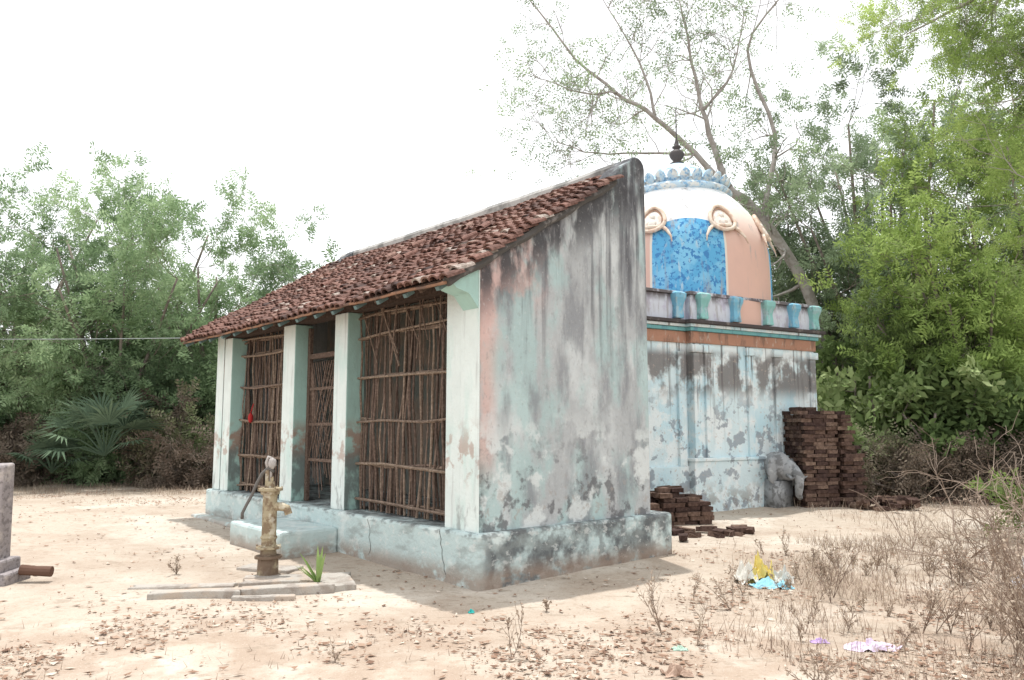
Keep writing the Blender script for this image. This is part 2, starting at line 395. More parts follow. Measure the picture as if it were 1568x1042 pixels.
bands(3.05,3.26,.03,orange,'orange_band'); bands(3.262,3.33,.07,turq,'turquoise_moulding'); bands(3.332,3.385,.11,tw,'cornice_white')
bands(3.387,3.45,.17,blackl,'roof_ledge'); bands(3.452,3.90,.06,para,'parapet'); bands(3.902,3.96,.10,para,'parapet_coping')
mb=MB()
for k,x in enumerate((-1.65,-1.18,-.36,.50,1.22,1.82)):
    y=-.07 if x>S0 else .05
    prof=[(.085,0),(.095,.02),(.09,.05),(.08,.2),(.095,.28),(.12,.36),(.125,.44),(.09,.47)]
    vs=[]
    for i,(q,z) in enumerate(prof): vs+= [Vector((x-q,y-q*1.1,3.47+z)),Vector((x+q,y-q*1.1,3.47+z)),Vector((x+q,y+.02,3.47+z)),Vector((x-q,y+.02,3.47+z))]
    fs=[]
    for i in range(len(prof)-1):
        for j in range(4): fs.append((i*4+j,i*4+(j+1)%4,i*4+4+(j+1)%4,i*4+4+j))
    fs+=[tuple(len(prof)*4-4+j for j in range(4))]
    mb.add(vs,fs,0,k%2)
gr_=[dict(c=(.38,.50,.54),s=(9,9,5),t=(.5,.62),a=.7),dict(c=(.10,.10,.12),s=(8,8,4),t=(.54,.66),a=.5)]
mb.obj('parapet_brackets',[layered('bracket_blue',(.20,.46,.62),gr_),layered('bracket_teal',(.26,.52,.50),gr_)],T,bevel=.01)
dm,nt,b=newmat('painted_dome')
tc=nd(nt,'ShaderNodeTexCoord'); co=tc.outputs['Object']; sep=nd(nt,'ShaderNodeSeparateXYZ'); nt.links.new(co,sep.inputs[0])
ang=mth(nt,'ARCTAN2',sep.outputs[1],sep.outputs[0])
A0=R(-119-31.0)
q=mth(nt,'DIVIDE',mth(nt,'SUBTRACT',ang,A0-R(360)),R(45))
par=mth(nt,'MODULO',mth(nt,'FLOOR',q),2.)
fr=mth(nt,'FRACT',q); cen=mth(nt,'ABSOLUTE',mth(nt,'SUBTRACT',fr,.5))
zz=sep.outputs[2]
spots=mrange(nt,nfac(nt,co,13,detail=2),.55,.58)
blue=mixc(nt,mrange(nt,nfac(nt,co,2.5,seed=3),.45,.6),(.12,.40,.66),(.22,.52,.74)); blue=mixc(nt,spots,blue,(.07,.23,.48))
blue=mixc(nt,mrange(nt,nfac(nt,co,(11,11,3),seed=13),.58,.68),blue,(.42,.58,.68))
salm=mixc(nt,nfac(nt,co,3,seed=5),(.72,.48,.40),(.62,.42,.36)); salm=mixc(nt,mrange(nt,zz,.9,1.9),salm,(.80,.69,.62))
wht=mixc(nt,mrange(nt,nfac(nt,co,(5,5,1.5),seed=6),.5,.75),(.80,.81,.81),(.52,.60,.68))
thb=mth(nt,'SUBTRACT',1.50,mth(nt,'MULTIPLY',mth(nt,'MULTIPLY',cen,cen),.7))
inb=mth(nt,'LESS_THAN',zz,thb); ins=mth(nt,'LESS_THAN',zz,mth(nt,'ADD',thb,.42))
cA=mixc(nt,inb,wht,blue); cB=mixc(nt,ins,wht,salm)
cc=mixc(nt,par,cA,cB)
edge=mth(nt,'MULTIPLY',mth(nt,'GREATER_THAN',cen,.485),mth(nt,'LESS_THAN',zz,1.4)); cc=mixc(nt,edge,cc,(.72,.66,.58))
cc=mixc(nt,mrange(nt,nfac(nt,co,(7,7,.8),seed=8),.55,.74),cc,(.36,.35,.35))
nt.links.new(cc,b.inputs['Base Color']); b.inputs['Roughness'].default_value=.95
DC=(0.0,1.7,3.95)
prof=[(1.80,-.5),(1.80,0),(1.80,.35),(1.795,.7),(1.78,1.0),(1.73,1.25),(1.66,1.47),(1.55,1.68),(1.42,1.87),(1.27,2.05),(1.12,2.2),(.98,2.33),(.9,2.40),(.6,2.6)]
mb=MB(); mb.lathe(prof,n=64); mb.obj('dome_shell',dm,T,smooth=True,loc=DC)
cream=layered('cream_ornament',(.72,.62,.52),[dict(c=(.58,.38,.28),s=9,t=(.48,.56),a=.6)])
lt=layered('lotus_paint',(.50,.66,.78),[dict(c=(.78,.76,.7),s=5,t=(.50,.56),a=.7),dict(c=(.14,.36,.60),s=11,t=(.54,.6),a=.75),dict(c=(.3,.28,.28),s=9,t=(.54,.64),a=.6)])
mb=MB()
for k in range(8):
    th=A0+k*R(45)
    M=Matrix.Rotation(th,4,'Z')@Matrix.Translation((1.68,0,1.42))@Matrix.Rotation(R(-27),4,'Y')
    def leafring(w_,h0,h1,n=28):
        o=[]
        for a in np.linspace(0,2*math.pi,n+1):
            z=math.sin(a); hh=h1*z if z>0 else h0*z
            o.append(Vector((.03,w_*math.cos(a)*(1-.25*max(0,z)**2),hh)))
        return o
    mb.tube([M@p for p in leafring(.25,.20,.38)],.038,n=7,m=0,cap=False)
    mb.ball(M@Vector((.01,0,.05)),(.035,.22,.25),m=1,M=M.to_3x3())
    # seated-figure relief: body and head, pale like the niche
    mb.ball(M@Vector((.04,0,-.02)),(.04,.09,.10),m=1,M=M.to_3x3(),noise_a=.3); mb.ball(M@Vector((.045,.01,.13)),(.035,.045,.055),m=1,M=M.to_3x3())
    mb.ball(M@Vector((.04,0,-.11)),(.04,.15,.04),m=0,M=M.to_3x3(),noise_a=.3)
    mb.tube([M@p for p in leafring(.20,.15,.31)[:15]],.012,n=5,m=2)
    for sg in (1,-1): mb.tube([M@Vector((0.01,sg*.22,-.10)),M@Vector((0.0,sg*.31,-.19)),M@Vector((-.01,sg*.40,-.33)),M@Vector((-.03,sg*.43,-.45))],[.042,.036,.022,.01],m=0)
mb.obj('dome_niche_ornaments',[cream,layered('pale_niche',(.74,.70,.64),[dict(c=(.55,.42,.34),s=12,t=(.5,.6),a=.6)]),layered('terracotta_line',(.5,.30,.21))],T,smooth=True,loc=DC)
mb=MB()
mb.lathe([(1.02,2.26),(1.08,2.30),(1.10,2.36),(1.04,2.42),(.96,2.44),(.94,2.50),(.98,2.52)],n=48)
for k in range(26):
    th=2*math.pi*k/26; M=Matrix.Rotation(th,4,'Z')@Matrix.Translation((1.0,0,2.55))@Matrix.Rotation(R(32),4,'Y')
    mb.ball(M@Vector((0,0,0)),(.04,.11,.13),n=10,M=M.to_3x3())
for k in range(18):
    th=2*math.pi*(k+.5)/18; M=Matrix.Rotation(th,4,'Z')@Matrix.Translation((.66,0,2.73))@Matrix.Rotation(R(-35),4,'Y')
    mb.ball(M@Vector((0,0,0)),(.04,.10,.15),n=10,M=M.to_3x3())
mb.lathe([(.93,2.48),(.88,2.58),(.76,2.70),(.60,2.84),(.42,2.96),(.25,3.03),(.2,3.05),(.1,3.06)],n=32)
mb.obj('lotus_crown',lt,T,smooth=True,loc=DC)
mb=MB(); mb.lathe([(.10,3.05),(.15,3.10),(.07,3.15),(.13,3.22),(.16,3.29),(.13,3.36),(.05,3.41),(.10,3.45),(.05,3.49),(.045,3.55),(.02,3.62),(.014,3.66),(.012,4.3)],n=20)
mb.obj('kalasha_finial',layered('dark_bronze',(.09,.08,.08),rough=.5),T,smooth=True,loc=DC)
mb=MB(); stone=layered('grey_stone',(.33,.34,.35),[dict(c=(.14,.14,.14),s=7,t=(.48,.58),a=.75),dict(c=(.52,.54,.55),s=5,t=(.55,.63),a=.6)])
ex=.50
mb.ball((ex,-.2,.86),(.24,.28,.26),noise_a=.15); mb.ball((ex+.04,-.40,.80),(.17,.19,.19))
mb.ball((ex-.24,-.30,.80),(.14,.05,.24),noise_a=.2); mb.ball((ex+.28,-.30,.74),(.16,.05,.25),noise_a=.2)
mb.tube([(ex+.06,-.5,.80),(ex+.08,-.62,.68),(ex+.06,-.62,.50),(ex+.10,-.57,.36),(ex+.18,-.54,.31)],[.12,.09,.075,.06,.05],n=10)
for sg in (-1,1): mb.tube([(ex+.04+sg*.12,-.48,.72),(ex+.04+sg*.15,-.62,.66),(ex+.04+sg*.15,-.70,.70)],[.035,.028,.01],n=7)
mb.box((ex-.24,-.36,.1),(ex+.24,-.085,.62),jit=.02)
mb.obj('elephant_head_spout',stone,T,smooth=True)

# ---------------------------------------------------------------- bricks
brickm=rampmat('old_brick',[(0,(.08,.05,.045)),(.6,(.15,.095,.075)),(1,(.26,.18,.14))],bump=.6,bs=20)
def bricks(name,loc,rz,cols,deps,rows,drop=None,bl=.23,bw=.115,bh=.065,J=1.):
    mb=MB()
    for r_ in range(rows):
        sx,sy=U(-.02,.02)*J,U(-.02,.02)*J
        for i in range(cols):
            for j in range(deps):
                if drop and drop(i,j,r_): continue
                if 0<i<cols-1 and 0<j<deps-1 and r_<rows-3: continue
                off=(r_%2)*.06*J
                M=Matrix.Translation((i*bl+off+sx+U(-.02,.02)*J,j*bw*1.02+sy+U(-.03,.02)*J,r_*(bh+.006)))@Matrix.Rotation(U(-.08,.08)*J,4,'Z')@Matrix.Rotation(U(-.03,.03)*J,4,'Y')
                mb.box((0,0,0),(bl-.008-U(0,.02)*J,bw-.006,bh),U(0,1),0,M,jit=.007)
    return mb.obj(name,brickm,loc=loc,rot=(0,0,rz),bevel=0)
bricks('brick_stack',(5.26,14.25,.1),R(12),3,7,26,lambda i,j,r:r>23 and random.random()<.3+.2*(r-23),J=.7)
bricks('brick_stack',(6.00,14.35,.1),R(16),2,7,25,lambda i,j,r:r>25-i*9-j*.7+U(-2.5,1),J=1.)
bricks('brick_pile',(2.02,11.9,.08),R(22),5,5,9,lambda i,j,r:r>8-abs(i-1.6)*.9+U(-1.5,.6)-(4-j)*.3)
mb=MB()
def scat(cx,cy,sx,sy,n,h=.2):
    for k in range(n):
        x=random.gauss(cx,sx);y=random.gauss(cy,sy)
        M=Matrix.Translation((x,y,gzf(x,y)+U(.0,h)))@Matrix.Rotation(U(0,6),4,'Z')@Matrix.Rotation(U(-.5,.5),4,'X')
        mb.box((-.11,-.055,-.03),(.11,.055,.035),U(0,1),0,M,jit=.008)
scat(2.6,11.3,.5,.15,26,.06); scat(8.4,16.0,.8,.3,90,.35); scat(6.8,14.2,.3,.2,45,.2); scat(9.7,15.3,.8,.4,30,.1)
mb.obj('brick_rubble',brickm)

# ---------------------------------------------------------------- hand pump etc.
pm=layered('weathered_pump_paint',(.40,.34,.23),[dict(c=(.20,.14,.09),s=12,t=(.46,.58),a=.85),dict(c=(.6,.56,.46),s=9,t=(.54,.62),a=.6),dict(c=(.16,.11,.08),s=6,t=(.3,.5),m=[('z',.34,.22)],a=.9)],rough=.7)
steel=layered('dark_steel',(.14,.13,.12),rough=.5)
mb=MB()
mb.lathe([(.15,-.05),(.15,.03),(.11,.04),(.105,.20),(.14,.21),(.14,.235),(.085,.24),(.08,.30),(.13,.305),(.13,.33),(.075,.335),(.075,.40),(.09,.42),(.075,.44),(.075,.86),(.10,.87),(.10,.90),(.13,.905),(.13,.935),(.05,.94),(.04,1.0)],n=20)
mb.tube([(.0,0,.74),(.12,-.03,.74),(.18,-.045,.72),(.20,-.05,.66)],[.05,.045,.042,.04],n=12)
mb.box((-.055,-.02,.94),(-.02,.02,1.12),0,0); mb.box((.0,-.02,.94),(.03,.02,1.05),0,0)
for k in range(6):
    a=k*math.pi/3
    for z in (.197,.337,.936): mb.lathe([(.011,0),(.011,.014)],c=(.118*math.cos(a),.118*math.sin(a),z),n=6)
P=empty('hand_pump',(-2.56,8.40,.01),R(10))
mb.obj('pump_body',pm,P,smooth=False,bevel=.004)
mb=MB()
mb.tube([(.03,0,1.10),(-.03,0,1.14),(-.09,0,1.08),(-.14,-.01,.98),(-.18,-.02,.87),(-.235,-.03,.76),(-.27,-.04,.68),(-.27,-.04,.62)],[.02,.022,.02,.018,.017,.016,.017,.018],n=8)
mb.obj('pump_handle',steel,P,smooth=True)
mb=MB(); mb.tube([(.0,0,.96),(.0,0,1.16),(.01,0,1.22)],[.012,.014,.014],n=8); mb.ball((.01,0,1.19),(.045,.04,.06),noise_a=.3); mb.tube([(-.03,0,1.12),(-.05,0,1.20),(-.03,.0,1.26),(.02,0,1.24)],[.016,.018,.016,.012],n=7)
mb.obj('pump_rod_head',layered('grey_iron',(.45,.42,.40)),P,smooth=True)
conc=layered('worn_concrete',(.42,.39,.35),[dict(c=(.27,.23,.2),s=6,t=(.48,.6),a=.7),dict(c=(.45,.37,.30),s=3,t=(.5,.6),a=.8)],bump=.8)
mb=MB()
def slabc(cx,cy,lx,ly,rz,h):
    M=Matrix.Translation((cx,cy,0))@Matrix.Rotation(R(rz),4,'Z'); n=12
    top=[]
    for k in range(n):
        a=2*math.pi*(k+.5)/n; e=max(abs(math.cos(a)),abs(math.sin(a))); top.append((math.cos(a)/e*lx/2*U(.9,1.03),math.sin(a)/e*ly/2*U(.85,1.05)))
    vs=[M@Vector((x,y,-.05)) for x,y in top]+[M@Vector((x,y,h+U(-.006,.006))) for x,y in top]
    mb.add(vs,[tuple(range(n,2*n))]+[(k,(k+1)%n,n+(k+1)%n,n+k) for k in range(n)])
for a in ((-2.95,7.52,.85,.17,8,.07),(-2.15,7.72,.85,.16,15,.075),(-3.25,7.95,1.0,.18,6,.03),(-2.2,8.25,1.1,.42,12,.05),(-2.7,8.9,.7,.3,-15,.04),(-1.75,8.05,.35,.45,20,.05),(-2.3,7.45,.6,.09,5,.035)): slabc(*a)
mb.obj('concrete_apron',conc,bevel=.01)
mb=MB(); gran=layered('granite',(.32,.29,.29),[dict(c=(.18,.16,.16),s=20,t=(.5,.6),a=.8),dict(c=(.5,.45,.42),s=6,t=(.52,.66),a=.7)],bump=.8)
mb.box((-5.50,8.1,-.1),(-5.22,8.32,1.2),jit=.015); mb.box((-5.6,8.0,-.1),(-5.05,8.45,.14),jit=.03); mb.box((-5.54,8.04,.1),(-5.14,8.38,.24),jit=.02)
mb.obj('stone_post',gran,bevel=.025)
mb=MB(); mb.tube([(-5.04,8.22,.13),(-4.9,8.24,.115),(-4.74,8.26,.105)],[.055,.05,.055],n=10); mb.obj('cut_log',layered('log_wood',(.13,.075,.055)),bevel=.004)
mb=MB()
for k in range(13):
    th=U(0,6.28); l=U(.25,.40); tilt=U(.15,.9); d=Vector((math.cos(th)*tilt,math.sin(th)*tilt,1)).normalized(); sd_=Vector((-math.sin(th),math.cos(th),0))
    pts=[d*l*t+Vector((math.cos(th),math.sin(th),-.3))*.07*t*t for t in (0,.35,.7,1)]
    vs=[]
    for p,ww in zip(pts,(.014,.022,.015,.001)): vs+=[p-sd_*ww,p+sd_*ww]
    mb.add(vs,[(0,1,3,2),(2,3,5,4),(4,5,7,6)],U(.3,.9))
mb.obj('agave_plant',rampmat('agave_leaf',[(0,(.10,.18,.05)),(1,(.30,.40,.15))],transl=.3),loc=(-1.93,8.0,.02))
def bag(name,loc,rad,col,seed,rough=.4):
    mb=MB(); n=26
    vs=[];fs=[]
    for i in range(n):
        for j in range(n):
            x=(i/(n-1)-.5)*2;y=(j/(n-1)-.5)*2; p=Vector((x*rad[0],y*rad[1],0)); e=max(0,1-(x*x+y*y)*.6)
            p.x*=1-.2*abs(y); p.z=max(0.005,rad[2]*e*(.6+1.3*noise.noise(Vector((x*2.2+seed,y*2.2,seed)))+.4*noise.noise(Vector((x*7,y*7,seed)))))
            p.x+=.3*rad[0]*noise.noise(Vector((x*1.5,y*1.5,seed+5))); p.y+=.3*rad[1]*noise.noise(Vector((x*1.5,y*1.5,seed+9)))
            vs.append(p)
    for i in range(n-1):
        for j in range(n-1): fs.append((i*n+j,(i+1)*n+j,(i+1)*n+j+1,i*n+j+1))
    mb.add(vs,fs)
    mb.obj(name,layered(name+'_film',col,rough=rough,bump=.2,bs=40),smooth=False,loc=(loc[0],loc[1],gzf(*loc)))
bag('plastic_bag',(2.56,8.3),(.17,.14,.26),(.68,.56,.18),1); bag('plastic_bag',(2.58,8.02),(.22,.12,.07),(.30,.58,.68),2)
bag('plastic_bag',(2.40,8.2),(.12,.12,.22),(.7,.68,.62),3); bag('plastic_bag',(2.78,8.25),(.12,.1,.12),(.6,.6,.56),6); bag('plastic_bag',(2.6,5.88),(.19,.09,.06),(.68,.58,.72),4)
bag('plastic_scrap',(2.3,6.05),(.07,.04,.03),(.48,.34,.6),5); bag('plastic_scrap',(1.2,5.8),(.06,.04,.03),(.40,.55,.45),7); bag('plastic_scrap',(-.35,6.95),(.03,.03,.03),(.05,.45,.42),8)
bag('plastic_bag',(4.9,7.6),(.15,.15,.3),(.7,.7,.72),10); bag('clay_lump',(1.05,5.2),(.1,.06,.06),(.42,.3,.23),12)

# ---------------------------------------------------------------- foliage
def leaves(P_,D_,npair,sl,ll,lw,cl):
    N=len(P_); D_=D_/np.linalg.norm(D_,axis=1,keepdims=True)
    rv=rng.normal(size=(N,3)); pe=np.cross(D_,rv); pe/=np.linalg.norm(pe,axis=1,keepdims=True)+1e-9
    no=np.cross(D_,pe); sc=rng.uniform(.7,1.3,(N,1)); out=[];rr=[]
    for j in range(npair):
        for sg in (1,-1):
            b=P_+D_*sl*sc*((j+.6)/npair); ld=pe*sg+D_*rng.uniform(.2,.6,(N,1))+no*rng.uniform(-.5,.5,(N,1)); ld/=np.linalg.norm(ld,axis=1,keepdims=True)
            L_=ll*sc*rng.uniform(.6,1.2,(N,1)); w_=lw*sc; wd=D_+no*rng.uniform(-.5,.5,(N,1))
            out.append(np.stack([b,b+ld*L_*.5+wd*w_*.5,b+ld*L_,b+ld*L_*.5-wd*w_*.5],1)); rr.append(cl+rng.normal(0,.10,N))
    V=np.concatenate(out).reshape(-1,3); n=len(V)//4
    return V,np.arange(n*4).reshape(-1,4),np.clip(np.concatenate(rr),0,1)
bark=layered('bark',(.26,.22,.19),[dict(c=(.13,.11,.10),s=6,t=(.45,.6),a=.7)],bump=0,dd=3)
barkl=layered('pale_bark',(.40,.37,.35),[dict(c=(.26,.23,.21),s=5,t=(.45,.6),a=.7)],bump=0,dd=3)
def grow(mb,tw,p,d,L,r,lev,kids,up,wob):
    n=4; pts=[p];rad=[r]
    for i in range(n):
        d=(d+Vector((random.gauss(0,1),random.gauss(0,1),random.gauss(0,1)))*wob+Vector((0,0,up))).normalized()
        p=p+d*(L/n); pts.append(p); rad.append(r*(1-.8*(i+1)/n)+.002)
    mb.tube(pts,rad,n=4 if lev>0 else 3,cap=False)
    if lev==0 or len(kids)==0: tw.append((pts[1],pts[-1])); tw.append((pts[2],pts[-1])); return
    tw.append((pts[3],pts[-1]))
    for k in range(kids[0]):
        i=random.randint(1,n); a=Vector((random.gauss(0,1),random.gauss(0,1),random.gauss(0,1))).normalized()
        nd_=(d+a*.95).normalized(); grow(mb,tw,pts[i],nd_,L*U(.45,.75),rad[i]*.55,lev-1,kids[1:],up*.7,wob)
nleaf=[0]
def tree(name,limbs,kidL,nk,kids,lm,bm,spr=3,npair=5,sl=.30,ll=.13,lw=.042,up=.05,wob=.25,droop=.25,frac=.35,cb=.5,tipw=1.25):
    mb=MB();tw=[]
    for pts,r0,r1 in limbs:
        pts=[Vector(p) for p in pts]; fine=[];m=4
        for a in range(len(pts)-1):
            p0=pts[max(a-1,0)];p1=pts[a];p2=pts[a+1];p3=pts[min(a+2,len(pts)-1)]
            for t in range(m):
                t/=m; fine.append(.5*((2*p1)+(p2-p0)*t+(2*p0-5*p1+4*p2-p3)*t*t+(3*p1-p0-3*p2+p3)*t**3)+Vector((U(-1,1),U(-1,1),U(-1,1)))*.03)
        fine.append(pts[-1]); K=len(fine); rad=[r0+(r1-r0)*i/(K-1) for i in range(K)]
        mb.tube(fine,rad,n=7)
        for k in range(nk):
            i=min(K-1,int(K*U(frac,1.0))); t=(fine[min(i+1,K-1)]-fine[i-1]).normalized()
            a=Vector((random.gauss(0,1),random.gauss(0,1),random.gauss(0,.8))).normalized()
            grow(mb,tw,fine[i],(t*.6+a).normalized(),kidL*U(.6,tipw),max(rad[i]*.4,.01),len(kids),kids,up,wob)
    P_=[];D_=[];C_=[]
    for a,b in tw:
        v=b-a; base=cb+.9*noise.noise(b*.45)+.15*noise.noise(b*1.7)
        for k in range(spr):
            t=U(0,1.05); q=a+v*t; P_.append(q); d=v.normalized()+Vector((random.gauss(0,.6),random.gauss(0,.6),random.gauss(0,.6)-droop)); D_.append(d); C_.append(base)
    V,F,rr=leaves(np.array([tuple(p) for p in P_]),np.array([tuple(p) for p in D_]),npair,sl,ll,lw,np.array(C_))
    root=empty(name)
    mb.obj('trunk_and_limbs',bm,root,smooth=True)
    mkobj('foliage',V,F,lm,root,rnd=rr); nleaf[0]+=len(F)
def auto(base,c,rad,n,r0=.16,stems=1):
    base=Vector(base); out=[]
    for k in range(n):
        th=2*math.pi*(k+U(-.3,.3))/n; ph=U(-.2,1); q=U(.5,.95)
        t=Vector(c)+Vector((math.cos(th)*math.sqrt(max(0,1-ph*ph*.8))*rad[0]*q,math.sin(th)*math.sqrt(max(0,1-ph*ph*.8))*rad[1]*q,ph*rad[2]*q))
        m=base.lerp(t,.4)+Vector((U(-.4,.4),U(-.4,.4),.1*rad[2])); b0=base+Vector((U(-1,1),U(-1,1),0))*.25*(stems)
        out.append(([b0,base.lerp(m,.5)+Vector((U(-.2,.2),U(-.2,.2),.2)),m,t],r0*U(.6,1),.025))
    return out
gl=rampmat('acacia_leaf_left',[(0,(.14,.20,.12)),(.5,(.26,.37,.20)),(1,(.40,.52,.31))],transl=.45)  # leaf albedos raised, putting a hazy veil into the foliage colours
gr=rampmat('acacia_leaf_right',[(0,(.16,.21,.09)),(.5,(.30,.41,.13)),(1,(.46,.58,.20))],transl=.48)
gs=rampmat('sparse_leaf',[(0,(.18,.23,.15)),(.5,(.27,.35,.22)),(1,(.38,.48,.30))],transl=.42)
gb=rampmat('broad_leaf',[(0,(.10,.15,.06)),(.5,(.24,.33,.13)),(1,(.46,.54,.28))],transl=.35)
gd=rampmat('dry_brush',[(0,(.13,.10,.08)),(.6,(.23,.19,.15)),(1,(.2,.25,.12))],transl=.2)
tree('acacia_tree',auto((-11,21.5,0),(-11.0,21.5,5.4),(3.4,3,3.0),12),1.7,8,(4,3),gl,bark)
tree('acacia_tree',auto((-15,22.5,0),(-14.4,22.5,5.4),(3.4,3,3.2),12),1.7,8,(4,3),gl,bark)
tree('acacia_tree',auto((-8.2,22.5,0),(-8.0,22.5,4.5),(2.6,2.5,2.6),10),1.6,8,(4,3),gl,bark)
tree('acacia_tree',auto((-5.9,24,0),(-5.4,24,4.2),(2.4,2.0,2.3),8,r0=.1),1.6,5,(4,3),gl,bark,spr=2)
for k,(x,y,h) in enumerate(((-14.5,20.4,1.6),(-12.4,20.2,1.2),(-10.6,20.8,1.4),(-8.6,20.3,1.5),(-6.9,20.8,1.5),(-5.2,21.2,1.3),(-16.5,20.4,2),(-13.4,19.4,.9),(-7.7,19.6,.9))):
    tree('thorn_bush',auto((x,y,0),(x,y,h*.6),(1.5,1,h*.6),7,r0=.04,stems=2),.8,6,(4,3),gd if k in (1,3,7,8) else gl,bark,spr=2,ll=.10,lw=.045,cb=.3)
tree('bare_limbed_tree',[
 ([(8.9,20.5,0),(8.3,20.3,3),(7.6,20,5.3),(6.55,20,7.0),(5.7,20,7.8)],.17,.12),
 ([(5.7,20,7.8),(4.85,20,8.75),(3.8,19.8,9.65),(2.75,19.7,10.3),(1.7,19.6,11.2),(.4,19.6,12.9)],.09,.018),
 ([(5.7,20,7.8),(5.3,20.2,9.4),(5.0,20.3,10.9),(4.6,20.3,13.2)],.10,.018),
 ([(6.55,20,7.0),(7.1,20.4,9.4),(6.5,20.6,11.9),(7.6,20.6,13.6)],.08,.018),
 ([(4.85,20,8.75),(3.6,20.4,8.9),(2.3,20.4,8.9),(1.1,20.3,9.2)],.04,.01),
 ([(2.75,19.7,10.3),(1.8,19.5,10.2),(.7,19.5,10.6)],.03,.01),
 ([(3.8,19.8,9.65),(3.4,19.8,11.2),(2.4,19.8,13.0)],.045,.01),
 ([(5.15,20.2,10),(6.0,20.3,11.2),(6.4,20.3,13)],.045,.01)],1.6,12,(4,3),gs,barkl,spr=1,npair=3,sl=.24,ll=.095,lw=.038,frac=.2,wob=.32)
tree('prosopis_tree',auto((10.5,21,0),(9.6,21,7.0),(3.2,2.6,4.4),15),1.9,8,(4,3),gs,bark,spr=3)
tree('prosopis_tree',auto((13,19.5,0),(12.6,19.2,6.6),(3.2,2.6,4.8),15),1.8,8,(4,3),gr,bark,spr=3)
tree('prosopis_tree',auto((8,22.5,0),(7.8,22.5,4.4),(2.0,2,3.4),9),1.5,8,(4,3),gs,bark,spr=3)
tree('prosopis_tree',auto((16,21,0),(15.3,21,8),(3.2,3,4.8),11),1.9,8,(4,3),gr,bark,spr=3)
tree('prosopis_tree',auto((10.2,18,0),(9.9,17.5,4.0),(1.7,1.4,2.2),10,r0=.1),1.3,8,(4,3),gr,bark,spr=3)
tree('overhanging_acacia',[
 ([(12.8,12,0),(12.6,12,5),(10.8,12.4,8.2),(8.6,12.6,9.0),(6.8,12.8,8.3)],.12,.01),
 ([(10.8,12.4,8.2),(9.4,12.2,7.8),(8.5,12.2,7.2)],.05,.01),
 ([(12.6,12,5),(10.6,12,6.2),(9.2,12,6.0),(8.6,12,5.3)],.06,.01),
 ([(12.2,12.2,6),(10.6,12.2,7.2),(9.3,12.2,6.9)],.05,.01),
 ([(11.2,12.2,7),(9.8,12.6,8.8),(7.6,12.8,9.4)],.05,.01)],1.25,14,(4,3),gr,barkl,spr=4,npair=6,ll=.06,lw=.021,sl=.20,frac=.4)
for (x,y,h) in ((7.6,17.2,2.6),(9.0,16.4,2.2),(10.6,16.6,2.4),(12.2,15.8,2.2),(8.2,18.6,3.0),(13.0,14.2,2.0)):
    tree('broadleaf_shrub',auto((x,y,0),(x,y,h*.6),(1.1,.9,h*.55),9,r0=.04,stems=2),.7,6,(3,),gb,bark,spr=4,npair=2,sl=.3,ll=.22,lw=.11,cb=.5)
for (x,y,h) in ((8,15.8,.8),(9.8,15.2,.8),(11.4,14.2,1.0),(7.2,17.0,1.0),(12.4,12.5,1.2)):
    tree('thorn_bush',auto((x,y,0),(x,y,h*.6),(1.2,.8,h*.6),6,r0=.03,stems=2),.6,6,(3,3),gd,bark,spr=2,ll=.08,lw=.035,cb=.6)
tree('green_shrub',auto((7.6,10.6,0),(7.4,10.4,.7),(.9,.7,.7),7,r0=.02,stems=1),.5,6,(3,),gr,bark,spr=4,npair=3,sl=.15,ll=.08,lw=.04)
tree('distant_treeline',sum([auto((x,y,0),(x,y,2.6),(3.2,2.0,2.3),5,r0=.1) for x,y in ((-34,40),(-27,38),(-20,36),(24,34),(31,38),(18,31),(-13,33),(15,27),(11,27))],[]),1.8,6,(4,2),gs,bark,spr=3,sl=.5,ll=.30,lw=.12,cb=.5)
mb=MB()
def fpalm(o0,nf,sc):
    for k in range(nf):
        th=U(0,6.28); el=U(.05,1.3); L_=U(.6,1.0)*sc; hub=Vector((math.cos(th)*math.cos(el),math.sin(th)*math.cos(el),math.sin(el)))*L_
        mb.tube([o0,o0+hub*.6+Vector((0,0,.1)),o0+hub],[.025,.02,.015],n=4,r=.3)
        side=hub.cross(Vector((0,0,1))).normalized(); fw=hub.normalized(); tl=U(.2,.8)
        for j in range(17):
            a=R(-80+160*j/16); d=(fw*math.cos(a)+side*math.sin(a)).normalized(); d=(d+Vector((0,0,-.15))).normalized(); ww=(side*math.cos(a)-fw*math.sin(a)).normalized()*.03; l=U(.6,.85)*sc
            c0=o0+hub; mb.add([c0-ww*.3,c0+d*l*.5-ww,c0+d*l+Vector((0,0,-.15)),c0+d*l*.5+ww],[(0,1,2,3)],min(1,max(0,tl+U(-.2,.2))))
fpalm(Vector((-9.6,18.6,.9)),20,1.15); fpalm(Vector((-11.0,18.9,.5)),10,.8)
mb.obj('fan_palm',rampmat('palm_leaf',[(0,(.05,.08,.055)),(1,(.18,.25,.16))],transl=.2))
mb=MB(); mb.tube([(-20+i*1.6,18-i*.06,3.55+.002*(i-6)**2*2) for i in range(12)],.009,n=4); mb.obj('utility_wire',layered('wire_grey',(.3,.33,.33)))

